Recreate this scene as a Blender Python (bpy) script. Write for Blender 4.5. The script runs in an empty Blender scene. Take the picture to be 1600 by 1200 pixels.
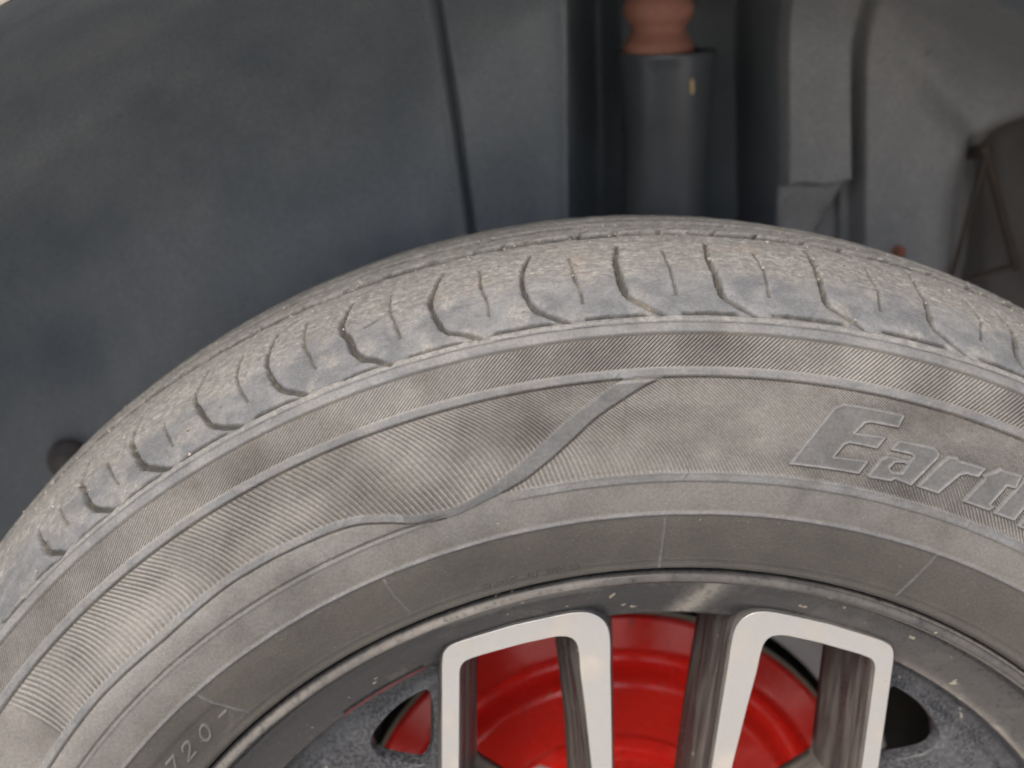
import bpy, bmesh, math, random
import numpy as np
from mathutils import Vector, Matrix
from mathutils.geometry import delaunay_2d_cdt

random.seed(7)
rng = np.random.default_rng(11)
R_ = math.radians
scene = bpy.context.scene
ZC = 0.310                      # height of the wheel's axle above the ground

# ------------------------------------------------------------------ camera
cam_d = bpy.data.cameras.new('camera')
cam = bpy.data.objects.new('camera', cam_d)
scene.collection.objects.link(cam)
cam_d.sensor_width = 36.0
cam_d.lens = 43.2
cam_d.clip_start = 0.01
cam_d.clip_end = 200.0
_rx, _ry, _rz = R_(-19.3714), R_(3.9629), R_(-1.1329)   # pitch, roll, yaw
def _rot(rx, ry, rz):
    return Matrix.Rotation(rz, 3, 'Z') @ Matrix.Rotation(rx, 3, 'X') @ Matrix.Rotation(ry, 3, 'Y')
cam.matrix_world = (Matrix.Translation((-0.0424, -0.3648, 0.4052 + ZC))
                    @ (_rot(_rx, _ry, _rz) @ Matrix.Rotation(R_(90), 3, 'X')).to_4x4())
cam_d.dof.use_dof = True
cam_d.dof.focus_distance = 0.385
cam_d.dof.aperture_fstop = 9.0
scene.camera = cam

# ------------------------------------------------------------------ daylight
SUN_EL, SUN_AZ = R_(55), R_(-22)      # azimuth measured from -Y (towards the viewer), negative = left
world = bpy.data.worlds.new('World')
scene.world = world
world.use_nodes = True
wn = world.node_tree
sky = wn.nodes.new('ShaderNodeTexSky')
sky.sky_type = 'NISHITA'
sky.sun_disc = False
sky.sun_elevation = SUN_EL
sky.sun_rotation = R_(180) - SUN_AZ
sky.dust_density = 4.0
sky.air_density = 1.0
wn.links.new(sky.outputs[0], wn.nodes['Background'].inputs[0])
wn.nodes['Background'].inputs[1].default_value = 0.085
sun_d = bpy.data.lights.new('sun', 'SUN')
sun_d.energy = 1.5
sun_d.angle = R_(40)
sun_d.color = (1.0, 0.93, 0.84)
sun = bpy.data.objects.new('sun', sun_d)
scene.collection.objects.link(sun)
_sd = Vector((math.sin(SUN_AZ) * math.cos(SUN_EL), -math.cos(SUN_AZ) * math.cos(SUN_EL), math.sin(SUN_EL)))
sun.rotation_euler = _sd.to_track_quat('Z', 'Y').to_euler()
sun.location = _sd * 20

scene.view_settings.view_transform = 'Standard'
scene.view_settings.look = 'None'
scene.view_settings.exposure = 1.5
scene.view_settings.gamma = 1.0

# ------------------------------------------------------------------ helpers
def tag(o, label=None, cat=None, group=None, kind=None):
    if label: o['label'] = label
    if cat: o['category'] = cat
    if group: o['group'] = group
    if kind: o['kind'] = kind
    return o

def link(name, me, parent=None, mat=None):
    o = bpy.data.objects.new(name, me)
    scene.collection.objects.link(o)
    if parent is not None: o.parent = parent
    if mat is not None: me.materials.append(mat)
    return o

def empty(name, loc=(0, 0, 0)):
    o = bpy.data.objects.new(name, None)
    scene.collection.objects.link(o)
    o.location = loc
    o.empty_display_size = 0.02
    return o

def raw_mesh(name, V, F, smooth=True, attrs=None):
    """V (n,3) array, F (m,4) or (m,3) index array (fast path)"""
    me = bpy.data.meshes.new(name)
    V = np.ascontiguousarray(V, np.float32); F = np.ascontiguousarray(F, np.int32)
    k = F.shape[1]
    me.vertices.add(len(V)); me.vertices.foreach_set('co', V.ravel())
    me.loops.add(F.size); me.loops.foreach_set('vertex_index', F.ravel())
    me.polygons.add(len(F))
    me.polygons.foreach_set('loop_start', np.arange(0, F.size, k, dtype=np.int32))
    me.polygons.foreach_set('loop_total', np.full(len(F), k, np.int32))
    me.polygons.foreach_set('use_smooth', np.full(len(F), smooth, bool))
    me.update(calc_edges=True)
    for n, a in (attrs or {}).items():
        at = me.attributes.new(n, 'FLOAT', 'POINT')
        at.data.foreach_set('value', np.ascontiguousarray(a, np.float32).ravel())
    return me

def grid_faces(n, m, wrap=False, flip=False):
    idx = np.arange(n * m).reshape(n, m)
    if wrap: idx = np.vstack([idx, idx[:1]])
    a, b, c, d = idx[:-1, :-1], idx[1:, :-1], idx[1:, 1:], idx[:-1, 1:]
    q = np.stack([a, b, c, d] if not flip else [d, c, b, a], -1).reshape(-1, 4)
    return q

_tabs = {}
def vn(x, y, seed=0):
    """smooth value noise, -1..1"""
    if seed not in _tabs: _tabs[seed] = np.random.default_rng(seed + 100).uniform(-1, 1, (256, 256))
    T = _tabs[seed]
    xi = np.floor(x).astype(int); yi = np.floor(y).astype(int)
    fx = x - xi; fy = y - yi
    fx = fx * fx * (3 - 2 * fx); fy = fy * fy * (3 - 2 * fy)
    g = lambda i, j: T[i % 256, j % 256]
    return (g(xi, yi) * (1 - fx) * (1 - fy) + g(xi + 1, yi) * fx * (1 - fy)
            + g(xi, yi + 1) * (1 - fx) * fy + g(xi + 1, yi + 1) * fx * fy)
def fbm(x, y, seed=0, octv=4):
    s = 0; a = 1; t = 0
    for i in range(octv):
        s = s + a * vn(x * 2 ** i + 17.3 * i, y * 2 ** i + 9.1 * i, seed + i); t += a; a *= .5
    return s / t
def sst(a, b, x):
    t = np.clip((x - a) / (b - a), 0, 1)
    return t * t * (3 - 2 * t)

def revolve(prof, t0, t1, n, full=False):
    """prof [(r,y)] turned about the Y axis; theta measured from +X towards +Z"""
    th = np.radians(np.linspace(t0, t1, n, endpoint=not full))
    p = np.array(prof)
    V = np.stack([p[None, :, 0] * np.cos(th)[:, None], np.broadcast_to(p[None, :, 1], (n, len(p))),
                  p[None, :, 0] * np.sin(th)[:, None]], -1)
    return V, th

def catmull(P, n=8):
    P = np.array(P, float); Q = np.vstack([2 * P[0] - P[1], P, 2 * P[-1] - P[-2]]); o = []
    t = np.linspace(0, 1, n, endpoint=False)[:, None]
    for i in range(1, len(Q) - 2):
        a, b, c, d = Q[i - 1:i + 3]
        o.append(.5 * ((2 * b) + (-a + c) * t + (2 * a - 5 * b + 4 * c - d) * t * t + (-a + 3 * b - 3 * c + d) * t ** 3))
    return np.vstack(o + [P[-1:]])

def chaikin(P, k=2, closed=True):
    P = np.array(P, float)
    for _ in range(k):
        N = np.roll(P, -1, 0)
        P = np.stack([.75 * P + .25 * N, .25 * P + .75 * N], 1).reshape(-1, 2)
    return P
def area(P):
    x, y = P[:, 0], P[:, 1]
    return .5 * np.sum(x * np.roll(y, -1) - np.roll(x, -1) * y)
def offset(P, d):
    """grow (d>0) a closed polygon outwards"""
    s = 1 if area(P) > 0 else -1
    e1 = P - np.roll(P, 1, 0); e2 = np.roll(P, -1, 0) - P
    n = lambda e: np.stack([e[:, 1], -e[:, 0]], -1) / (np.linalg.norm(e, axis=1)[:, None] + 1e-9)
    m = n(e1) + n(e2); m /= (np.linalg.norm(m, axis=1)[:, None] + 1e-9)
    return P + s * d * m

# ------------------------------------------------------------------ materials
def new_mat(name):
    m = bpy.data.materials.new(name); m.use_nodes = True
    nt = m.node_tree
    return m, nt, nt.nodes['Principled BSDF']
class NB:
    """tiny node-building helper"""
    def __init__(s, nt): s.nt = nt
    def n(s, t, **kw):
        x = s.nt.nodes.new(t)
        for k, v in kw.items(): setattr(x, k, v)
        return x
    def put(s, sock, v):
        if hasattr(v, 'links') or isinstance(v, bpy.types.NodeSocket): s.nt.links.new(v, sock)
        elif isinstance(v, tuple) and len(v) == 3 and sock.type == 'RGBA': sock.default_value = (*v, 1)
        else: sock.default_value = v
    def attr(s, name): return s.n('ShaderNodeAttribute', attribute_name=name).outputs['Fac']
    def obj(s): return s.n('ShaderNodeTexCoord').outputs['Object']
    def math(s, op, a, b=0.0, c=0.0, clamp=False):
        x = s.n('ShaderNodeMath', operation=op, use_clamp=clamp)
        for i, v in enumerate((a, b, c)): s.put(x.inputs[i], v)
        return x.outputs[0]
    def noise(s, vec, scale, detail=4, rough=.55, dist=0.0, col=False):
        x = s.n('ShaderNodeTexNoise'); s.nt.links.new(vec, x.inputs['Vector'])
        x.inputs['Scale'].default_value = scale; x.inputs['Detail'].default_value = detail
        x.inputs['Roughness'].default_value = rough; x.inputs['Distortion'].default_value = dist
        return x.outputs['Color' if col else 'Fac']
    def ramp(s, v, a, b, lo=0.0, hi=1.0):
        x = s.n('ShaderNodeMapRange', interpolation_type='SMOOTHSTEP')
        for i, k in enumerate((v, a, b, lo, hi)): s.put(x.inputs[i], k)
        return x.outputs[0]
    def mix(s, f, a, b, mode='MIX'):
        x = s.n('ShaderNodeMix', data_type='RGBA', blend_type=mode)
        s.put(x.inputs['Factor'], f); s.put(x.inputs['A'], a); s.put(x.inputs['B'], b)
        return x.outputs['Result']
    def scale(s, vec, sc):
        x = s.n('ShaderNodeMapping'); s.nt.links.new(vec, x.inputs['Vector']); x.inputs['Scale'].default_value = sc
        return x.outputs[0]
    def bump(s, h, dist, strength=1.0, normal=None):
        x = s.n('ShaderNodeBump'); s.put(x.inputs['Height'], h)
        x.inputs['Distance'].default_value = dist; x.inputs['Strength'].default_value = strength
        if normal is not None: s.nt.links.new(normal, x.inputs['Normal'])
        return x.outputs[0]

def mat_rubber(name='dusty_rubber'):
    m, nt, bs = new_mat(name); b = NB(nt); P = b.obj()
    rub, amp, ph, soil, gro = (b.attr(k) for k in ('rub', 'amp', 'phase', 'soil', 'groove'))
    n1 = b.ramp(b.noise(P, 28, 5, .6), .36, .68)
    n2 = b.ramp(b.noise(P, 95, 4, .6, .4), .35, .7)
    n3 = b.noise(P, 900, 3, .7)
    tan = b.mix(n1, (.200, .188, .172), (.100, .092, .083))
    n4 = b.ramp(b.noise(P, 14, 4, .55, .8), .42, .66)
    tan = b.mix(b.math('MULTIPLY', n4, .30), tan, (.094, .082, .070))
    tan = b.mix(b.math('MULTIPLY', n2, .45), tan, (.150, .144, .136))
    grey = b.mix(n2, (.088, .091, .096), (.138, .140, .142))
    tan = b.mix(b.attr('bead'), tan, b.mix(n1, (.066, .060, .053), (.050, .046, .041)))
    col = b.mix(rub, tan, grey)
    # crumbly pale soil on the tread
    sn = b.ramp(b.noise(b.scale(P, (1, 1, 1)), 420, 5, .75), .38, .66)
    soilc = b.mix(sn, (.115, .113, .108), (.215, .208, .196))
    redn = b.ramp(b.noise(P, 60, 4, .6), .60, .72)
    soilc = b.mix(b.math('MULTIPLY', redn, .35), soilc, (.22, .172, .135))
    col = b.mix(soil, col, soilc)
    # ridges rubbed darker / dust in the fine hatch lines
    w = b.math('SINE', ph)
    hat = b.math('MULTIPLY', amp, b.math('MULTIPLY_ADD', w, .5, .5))
    patch = b.ramp(b.noise(P, 45, 3, .5), .3, .7, .45, .80)
    col = b.mix(b.math('MULTIPLY', hat, patch), col, (.046, .042, .038))
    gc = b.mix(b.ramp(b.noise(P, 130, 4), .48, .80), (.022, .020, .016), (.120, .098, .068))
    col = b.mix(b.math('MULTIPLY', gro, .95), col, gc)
    # pale specks
    sp = b.ramp(b.noise(P, 1300, 2, .5), .70, .78)
    col = b.mix(b.math('MULTIPLY', sp, .5), col, (.28, .27, .25))
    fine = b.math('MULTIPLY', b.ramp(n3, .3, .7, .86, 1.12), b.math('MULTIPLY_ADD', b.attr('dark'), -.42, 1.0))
    mm = b.n('ShaderNodeVectorMath', operation='SCALE'); nt.links.new(col, mm.inputs[0]); nt.links.new(fine, mm.inputs['Scale'])
    nt.links.new(mm.outputs[0], bs.inputs['Base Color'])
    bs.inputs['Roughness'].default_value = .72
    bs.inputs['Specular IOR Level'].default_value = .32
    h = b.bump(b.math('MULTIPLY', amp, w), .00028)
    h = b.bump(n3, .00018, .6, h)
    nt.links.new(h, bs.inputs['Normal'])
    return m

def mat_plastic(name, base, dust, amount=.5, rough=.5, spec=.5, scale=9, grain=1.0):
    m, nt, bs = new_mat(name); b = NB(nt); P = b.obj()
    n1 = b.ramp(b.noise(P, scale, 5, .6), .3, .72)
    n2 = b.ramp(b.noise(b.scale(P, (1, 1, .35)), scale * 5, 5, .65), .4, .75)
    f = b.math('MULTIPLY', b.math('MULTIPLY_ADD', n1, .7, b.math('MULTIPLY', n2, .3)), amount)
    col = b.mix(f, base, dust)
    sc = b.ramp(b.noise(b.scale(P, (260, 40, 16)), 1.0, 3, .6, .5), .70, .80)
    col = b.mix(b.math('MULTIPLY', sc, .22), col, (.36, .35, .33))
    g = b.noise(P, 1500, 2, .6)
    sp = b.ramp(b.noise(P, 190, 2, .4), .76, .80)
    col = b.mix(b.math('MULTIPLY', sp, .3), col, (.30, .27, .23))
    sd = b.ramp(b.noise(P, 110, 2, .4), .76, .82)
    col = b.mix(b.math('MULTIPLY', sd, .5), col, (.012, .012, .013))
    k = b.ramp(g, .25, .75, 1 - .22 * grain, 1 + .22 * grain)
    mm = b.n('ShaderNodeVectorMath', operation='SCALE'); nt.links.new(col, mm.inputs[0]); nt.links.new(k, mm.inputs['Scale'])
    nt.links.new(mm.outputs[0], bs.inputs['Base Color'])
    nt.links.new(b.ramp(n1, 0, 1, rough - .08, rough + .15), bs.inputs['Roughness'])
    bs.inputs['Specular IOR Level'].default_value = spec
    nt.links.new(b.bump(g, .00012, .5), bs.inputs['Normal'])
    return m

def mat_black_paint(name, dustcol=(.24, .21, .18), lo=.48, hi=.75, use_attr=False, base=(.016, .017, .020), streak=False, grain=.12):
    m, nt, bs = new_mat(name); b = NB(nt); P = b.obj()
    n = b.noise(b.scale(P, (.25, 2.6, .25)) if streak else P, 75 if streak else 55, 6, .62, .3)
    f = b.ramp(n, lo, hi, .06, .75)
    fine = b.ramp(b.noise(P, 700, 4, .7), .40, .75)
    if use_attr:
        d = b.attr('dust')
        nn = b.ramp(b.noise(P, 420, 5, .7), .18, .56)
        f = b.math('ADD', b.math('MULTIPLY', f, .25), b.math('MULTIPLY', d, nn), clamp=True)
    f = b.math('MULTIPLY_ADD', fine, grain, b.math('MULTIPLY', f, 1.12 - grain), clamp=True)
    col = b.mix(f, base, dustcol)
    sp = b.ramp(b.noise(P, 260, 2, .4), .72, .77)
    col = b.mix(b.math('MULTIPLY', sp, .55), col, (.42, .37, .28))
    nt.links.new(col, bs.inputs['Base Color'])
    nt.links.new(b.ramp(f, 0, .6, .22, .75), bs.inputs['Roughness'])
    bs.inputs['Specular IOR Level'].default_value = .26
    nt.links.new(b.bump(fine, .00008, .5), bs.inputs['Normal'])
    return m

def mat_metal(name, col, rough, dirt=.3, metallic=1.0):
    m, nt, bs = new_mat(name); b = NB(nt); P = b.obj()
    n = b.ramp(b.noise(P, 70, 5, .6), .45, .75)
    sp = b.ramp(b.noise(P, 420, 3, .5), .68, .76)
    c = b.mix(b.math('MULTIPLY', n, dirt), col, (.42, .36, .29))
    c = b.mix(b.math('MULTIPLY', sp, .35), c, (.25, .21, .17))
    nt.links.new(c, bs.inputs['Base Color'])
    nt.links.new(b.ramp(b.math('MULTIPLY', n, dirt), 0, 1, metallic, metallic * .3), bs.inputs['Metallic'])
    nt.links.new(b.ramp(b.noise(P, 240, 3), .3, .7, rough - .05, rough + .08), bs.inputs['Roughness'])
    sx = b.n('ShaderNodeSeparateXYZ'); nt.links.new(P, sx.inputs[0])
    r = b.math('SQRT', b.math('ADD', b.math('POWER', sx.outputs[0], 2.0), b.math('POWER', sx.outputs[2], 2.0)))
    cx = b.n('ShaderNodeCombineXYZ'); nt.links.new(r, cx.inputs[0])
    ln = b.noise(cx.outputs[0], 2600, 2, .6)
    hb = b.bump(ln, .00003, .5); hb = b.bump(b.noise(P, 1200, 3), .00004, .4, hb)
    nt.links.new(hb, bs.inputs['Normal'])
    return m

def mat_red(name='red_paint'):
    m, nt, bs = new_mat(name); b = NB(nt); P = b.obj()
    n = b.ramp(b.noise(P, 45, 5, .6), .35, .75)
    c = b.mix(n, (.95, .034, .022), (.86, .034, .024))
    sp = b.ramp(b.noise(P, 230, 2, .4), .70, .76)
    c = b.mix(b.math('MULTIPLY', sp, .45), c, (.55, .16, .12))
    dk = b.ramp(b.noise(P, 110, 6, .75), .56, .74)
    c = b.mix(b.math('MULTIPLY', dk, .5), c, (.16, .02, .015))
    nt.links.new(c, bs.inputs['Base Color'])
    nt.links.new(b.ramp(n, 0, 1, .20, .36), bs.inputs['Roughness'])
    nt.links.new(b.bump(b.noise(P, 600, 3), .00006, .4), bs.inputs['Normal'])
    return m

def mat_simple(name, a, c, rough, scale=60, spec=.4):
    m, nt, bs = new_mat(name); b = NB(nt); P = b.obj()
    n = b.ramp(b.noise(P, scale, 5, .65), .32, .70)
    nt.links.new(b.mix(n, a, c), bs.inputs['Base Color'])
    bs.inputs['Roughness'].default_value = rough
    bs.inputs['Specular IOR Level'].default_value = spec
    nt.links.new(b.bump(b.noise(P, scale * 8, 3), .0003, .4), bs.inputs['Normal'])
    return m

M_rubber = mat_rubber()
M_liner = mat_plastic('liner_plastic', (.118, .137, .152), (.228, .234, .235), .80, .44, .5, 8, 1.7)
M_liner2 = mat_plastic('dusty_liner_plastic', (.165, .172, .177), (.290, .276, .262), .85, .50, .45, 9, 1.7)
M_tube = mat_plastic('strut_plastic', (.062, .072, .082), (.130, .124, .120), .6, .34, .5, 14)
M_rim = mat_black_paint('rim_paint', (.215, .196, .174), use_attr=True, grain=.05)
M_spoke = mat_black_paint('spoke_paint', (.165, .143, .122), .30, .78, streak=True)
M_web = mat_black_paint('web_paint', (.120, .122, .128), .38, .80, grain=.60)
M_face = mat_metal('machined_face', (.43, .425, .415), .46, .50)
M_red = mat_red()
M_plate = mat_metal('plate_metal', (.80, .78, .75), .55, .12, .0)
M_cream = mat_simple('cream_edge', (.55, .48, .36), (.42, .36, .27), .5, 80)
M_stop = mat_simple('bump_stop_foam', (.40, .185, .130), (.33, .145, .100), .75, 60)
M_body = mat_simple('cream_body_paint', (.80, .74, .62), (.74, .68, .56), .3, 12, .5)
M_rust = mat_simple('rusty_steel', (.075, .054, .042), (.045, .036, .031), .8, 120)
M_plug = mat_simple('dusty_plug', (.120, .105, .094), (.095, .086, .080), .8, 160)
M_dark = mat_simple('dark_brown_steel', (.040, .033, .026), (.022, .019, .016), .7, 60)
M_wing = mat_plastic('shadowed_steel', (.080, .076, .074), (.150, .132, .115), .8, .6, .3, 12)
M_seed = mat_simple('dry_husk', (.62, .48, .26), (.45, .32, .15), .7, 400)
M_grit = mat_simple('dry_soil', (.29, .265, .235), (.20, .175, .15), .9, 300)
M_reflection = mat_simple('red_reflection_paint', (.15, .016, .020), (.06, .014, .017), .4, 250)
M_ground = mat_simple('dusty_concrete', (.62, .60, .57), (.52, .50, .47), .9, 6)

# ------------------------------------------------------------------ ground
me = raw_mesh('ground', [(-60, -60, 0), (60, -60, 0), (60, 60, 0), (-60, 60, 0)], [(0, 1, 2, 3)], False)
tag(link('ground', me, None, M_ground), kind='structure')

# ------------------------------------------------------------------ car fender (arch lip in the top left corner)
fender = empty('car_fender', (0, 0, ZC))
tag(fender, 'cream painted car fender whose arch edge shows in the top left corner', 'car fender')
arc = np.radians(np.linspace(-22, 202, 161))
rows = []
for dr, y in ((.0042, .018), (.0012, .017), (.0000, .014), (.0000, .003), (.0006, -.0004), (.0024, -.0028), (.008, -.0034), (.030, -.006)):
    r = .4356 + dr
    rows.append(np.stack([r * np.cos(arc), np.full_like(arc, y), r * np.sin(arc)], -1))
ends = []
for a in arc:                       # carry the panel out to a rectangle
    c, s = math.cos(a), math.sin(a)
    k = min(.85 / max(abs(c), 1e-6), .62 / max(s, 1e-6) if s > 0 else 9, .175 / max(-s, 1e-6) if s < 0 else 9)
    k = max(k, .47)
    ends.append((k * c, -.010 - .02 * max(0, k - .5), k * s))
rows.append(np.array(ends))
V = np.stack(rows, 1)
me = raw_mesh('panel', V.reshape(-1, 3), grid_faces(V.shape[0], V.shape[1]))
link('panel', me, fender, M_body)

# ------------------------------------------------------------------ wheel arch liner
liner = empty('wheel_arch_liner', (0, 0, ZC))
tag(liner, 'black dusty plastic wheel arch liner filling the background above the tyre', 'wheel arch liner')
def fillet_y(r, x):
    r0 = .300 + .070 * sst(-.10, .01, x)
    q = np.clip((r - r0) / (.4352 - r0), 0, 1)
    return .250 - .20 * (1 - np.sqrt(np.clip(1 - q ** 2.4, 0, 1)))
# rolled outer shell
pr = [(r, 0.0) for r in .4352 - .0174 * np.linspace(1, 0, 24) ** 2] + [(.4352, y) for y in np.linspace(.0485, .0045, 5)]
V, th = revolve(pr, -22, 202, 180)
V[:, :24, 1] = fillet_y(np.array([q[0] for q in pr[:24]])[None, :] + 0 * V[:, :24, 0], V[:, :24, 0])
V[..., 1] += .0015 * fbm(th[:, None] * 6 + 0 * V[..., 1], V[..., 1] * 30, 3) * sst(.02, .06, V[..., 1]) * (V[..., 1] < .2)
me = raw_mesh('arch_shell', V.reshape(-1, 3), grid_faces(*V.shape[:2]))
link('arch_shell', me, liner, M_liner)
# inner wall, a height field over (column, z); columns lean with the moulded seams
tilt_c = [-.45, -.15, -.0527, .0109, .1104, .1439, .1532, .45]
tilt_k = [0, -.03, -.0677, .049, 0.0, -.024, -.01, 0]
E_Z, E_X = [.20, .235, .285, .298, .312, .33], [.196, .199, .204, .212, .240, .32]
def wall(c, z):
    x = c + np.interp(c, tilt_c, tilt_k) * (z - .380)
    r = np.hypot(x, z)
    y0 = fillet_y(r, x)
    y = y0
    y = y + .010 * fbm(x * 8, z * 4, 21, 2) + .0012 * fbm(x * 30, z * 22, 24, 2)
    left = c < -.0523
    # left panel: gentle swell
    y = y - .010 * np.exp(-((x + .16) / .10) ** 2 - ((z - .26) / .12) ** 2)
    # seam: rounded ridge, deep slot, second lip
    y = y - .0022 * np.exp(-((c + .0560) / .0022) ** 2)
    y = y + .0060 * np.exp(-((c + .0520) / .0012) ** 2)
    y = y - .0022 * sst(-.0505, -.0480, c) * (1 - sst(.0, .008, c))
    # pocket round the shock absorber
    pk = sst(.0085, .0125, c) * (1 - sst(.1085, .1120, c))
    y = y + .085 * pk
    y = y + .010 * np.exp(-((c - .034) / .008) ** 2) * pk
    # box-shaped rib right of the pocket
    inbox = sst(.1108, .1155, c) * (1 - sst(.1432, .1452, c))
    zb = .2850 - .001 * np.sin(c * 300)
    upper = sst(zb - .0012, zb + .0012, z)
    taper = 1 - sst(.1432 + (z - .2850) * .42 - .001, .1432 + (z - .2850) * .42 + .001, c)
    y = y - .011 * inbox * upper + (.004 - .006 * sst(.262, .285, z)) * inbox * (1 - upper) * taper + .018 * inbox * (1 - upper) * (1 - taper)
    # slot between the rib and the right hand panel
    slot = sst(.1436, .1456, c) * (1 - sst(.1500, .1560, c))
    y = y + .016 * slot * (1 - .5 * sst(.30, .36, z))
    # right hand panel: fold and falling edge
    d = (x - .190) * .80 - (z - .318) * -.60
    y = y + .007 * sst(-.006, .012, d) * sst(.150, .16, c) * (1 - .5 * sst(.33, .37, z))
    e = x - np.interp(z, E_Z, E_X)
    y = y + .075 * sst(-.010, .060, e)
    # small dimples
    for (dx, dz, dr) in ((.1971, .2977, .003), (.168, .345, .002), (.172, .318, .002), (-.19, .325, .004), (-.215, .30, .002)):
        y = y + .0015 * np.exp(-(((x - dx) ** 2 + (z - dz) ** 2) / dr ** 2))
    y = y0 + (y - y0) * (1 - sst(.402, .4165, r))
    return x, y, r
def panel(name, c0, c1, fine, label=None, mat=M_liner):
    cs = list(np.arange(c0, c1, .0035))
    for f in fine: cs += list(np.arange(f - .006, f + .0062, .0006))
    cs = np.unique(np.round(np.array([k for k in cs if c0 <= k <= c1] + [c0, c1]), 5))
    zs = np.unique(np.round(np.r_[np.arange(-.20, .23, .008), np.arange(.23, .43, .0022), np.arange(.278, .292, .0006)], 5))
    Cc, Z = np.meshgrid(cs, zs, indexing='ij')
    x, y, r = wall(Cc, Z)
    k = np.minimum(1, .4190 / np.maximum(r, 1e-6))
    out = (r > .4191)
    V = np.stack([x * k, np.where(out, fillet_y(np.full_like(r, .4190), x * k), y), Z * k], -1)
    F = grid_faces(*Cc.shape)
    F = F[~out.reshape(-1)[F].all(1)]
    if name == 'right_panel':                        # inner wing steel, cavity shade put into its colour, behind the falling edge of the panel
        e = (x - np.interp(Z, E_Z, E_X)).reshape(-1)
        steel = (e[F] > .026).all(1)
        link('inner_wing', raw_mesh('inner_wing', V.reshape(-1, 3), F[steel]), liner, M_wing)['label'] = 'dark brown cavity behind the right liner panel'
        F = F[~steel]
    me = raw_mesh(name, V.reshape(-1, 3), F)
    o = link(name, me, liner, mat)
    if label: o['label'] = label
panel('left_panel', -.42, -.0540, [-.0560], 'broad smooth liner panel left of the seam')
panel('seam_slot', -.0540, -.0490, [-.0520], 'dark slot between two liner panels')
panel('middle_panel', -.0490, .0084, [-.0490, .0084], 'narrow blue grey liner panel beside the shock absorber')
panel('pocket_wall', .0084, .1122, [.0105, .034, .1103], 'deep pocket round the shock absorber')
panel('box_rib', .1122, .1565, [.1140, .1440, .1530], 'raised box rib with a stepped foot right of the pocket', M_liner2)
panel('right_panel', .1565, .42, [.20, .212], 'flat brownish grey liner panel at the right', M_liner2)
# plug low on the left and a small orange clip at the right
def lathe(name, prof, n, parent, mat, loc=(0, 0, 0), axis='Y', label=None, smooth=True, tilt=None):
    p = np.array(prof); th = np.linspace(0, 2 * np.pi, n, endpoint=False)
    V = np.stack([p[None, :, 0] * np.cos(th)[:, None], np.broadcast_to(p[None, :, 1], (n, len(p))), p[None, :, 0] * np.sin(th)[:, None]], -1)
    if axis == 'Z': V = np.stack([V[..., 0], -V[..., 2], V[..., 1]], -1)
    V = V.reshape(-1, 3)
    if tilt is not None: V = V @ np.array(tilt.to_3x3()).T
    me = raw_mesh(name, V + np.array(loc), grid_faces(n, len(prof), wrap=True), smooth)
    o = link(name, me, parent, mat)
    if label: o['label'] = label
    return o
lathe('plug', [(.0001, -.004), (.004, -.0036), (.0065, -.002), (.0072, .000), (.0095, .001), (.0105, .003), (.0106, .012)], 28, liner, M_plug, (-.2660, .236, .1690), label='brown rusty plug low on the left of the liner')
lathe('clip', [(.0001, -.004), (.0020, -.0036), (.0030, -.002), (.0032, .004)], 18, liner, mat_simple('orange_clip', (.42, .13, .06), (.16, .07, .05), .6, 300), (.1735, .247, .2462), label='small orange clip at the foot of the right panel')

# ------------------------------------------------------------------ rusty bracket in the cavity at the right
br = empty('bracket', (.222, .262, .26 + ZC))
tag(br, 'thin brown rusty bracket rods in the dark cavity at the right edge', 'bracket')
def rod(name, a, b, r, mat, parent, n=10, off=(0, 0, 0)):
    a, b = Vector(a), Vector(b); d = (b - a)
    q = d.to_track_quat('Y', 'Z').to_matrix()
    prof = [(.0001, 0), (r * .8, 0.0), (r, r * .3)] + [(r * (1 + .05 * math.sin(i * 2.1)), d.length * i / 8) for i in range(1, 8)] + [(r, d.length - r * .3), (r * .8, d.length), (.0001, d.length)]
    return lathe(name, prof, n, parent, mat, tuple(a - Vector(off)), tilt=q)
off = (.222, .262, .26)
rod('rod', (.2150, .244, .294), (.2455, .268, .226), .0022, M_rust, br, off=off)
rod('rod', (.2150, .244, .294), (.2030, .254, .222), .0014, M_rust, br, off=off)
rod('rod', (.2020, .252, .2245), (.2455, .268, .2290), .0014, M_rust, br, off=off)
rod('boss', (.2150, .243, .296), (.2150, .270, .290), .0034, M_rust, br, off=off)

# ------------------------------------------------------------------ shock absorber
sa = empty('shock_absorber', (.0588, .280, .30 + ZC))
tag(sa, 'black shock absorber tube with a reddish brown bump stop in the liner pocket', 'shock absorber')
tl = Matrix.Rotation(R_(-1.5), 3, 'Y') @ Matrix.Rotation(R_(5), 3, 'X') if False else Matrix.Rotation(R_(2.0), 3, 'Y')
z0 = .30
tube = [(.0225, -.26), (.0225, -.02), (.0232, .020), (.0246, .040), (.0254, .0475), (.0258, .0500), (.0257, .0515), (.0249, .0522), (.0190, .0520), (.0188, .0500)]
lathe('dust_cover', catmull(tube, 4), 64, sa, M_tube, (0, 0, 0), 'Z', tilt=tl)
stop = [(.0170, .0500), (.0178, .0525), (.0176, .0560), (.0150, .0600), (.0134, .0628), (.0142, .0655), (.0165, .0685), (.0176, .0720), (.0172, .0760), (.0150, .0795), (.0134, .0815), (.0145, .0840), (.0170, .0870), (.0176, .0900), (.0165, .0940), (.0140, .0970), (.0130, .11)]
lathe('bump_stop', catmull(stop, 5), 56, sa, M_stop, (-.0045, -.004, 0), 'Z', tilt=tl, label='reddish brown foam bump stop')
lathe('rod', [(.0065, .03), (.0065, .16)], 20, sa, M_plate, (-.0045, -.004, 0), 'Z', tilt=tl)
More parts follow.
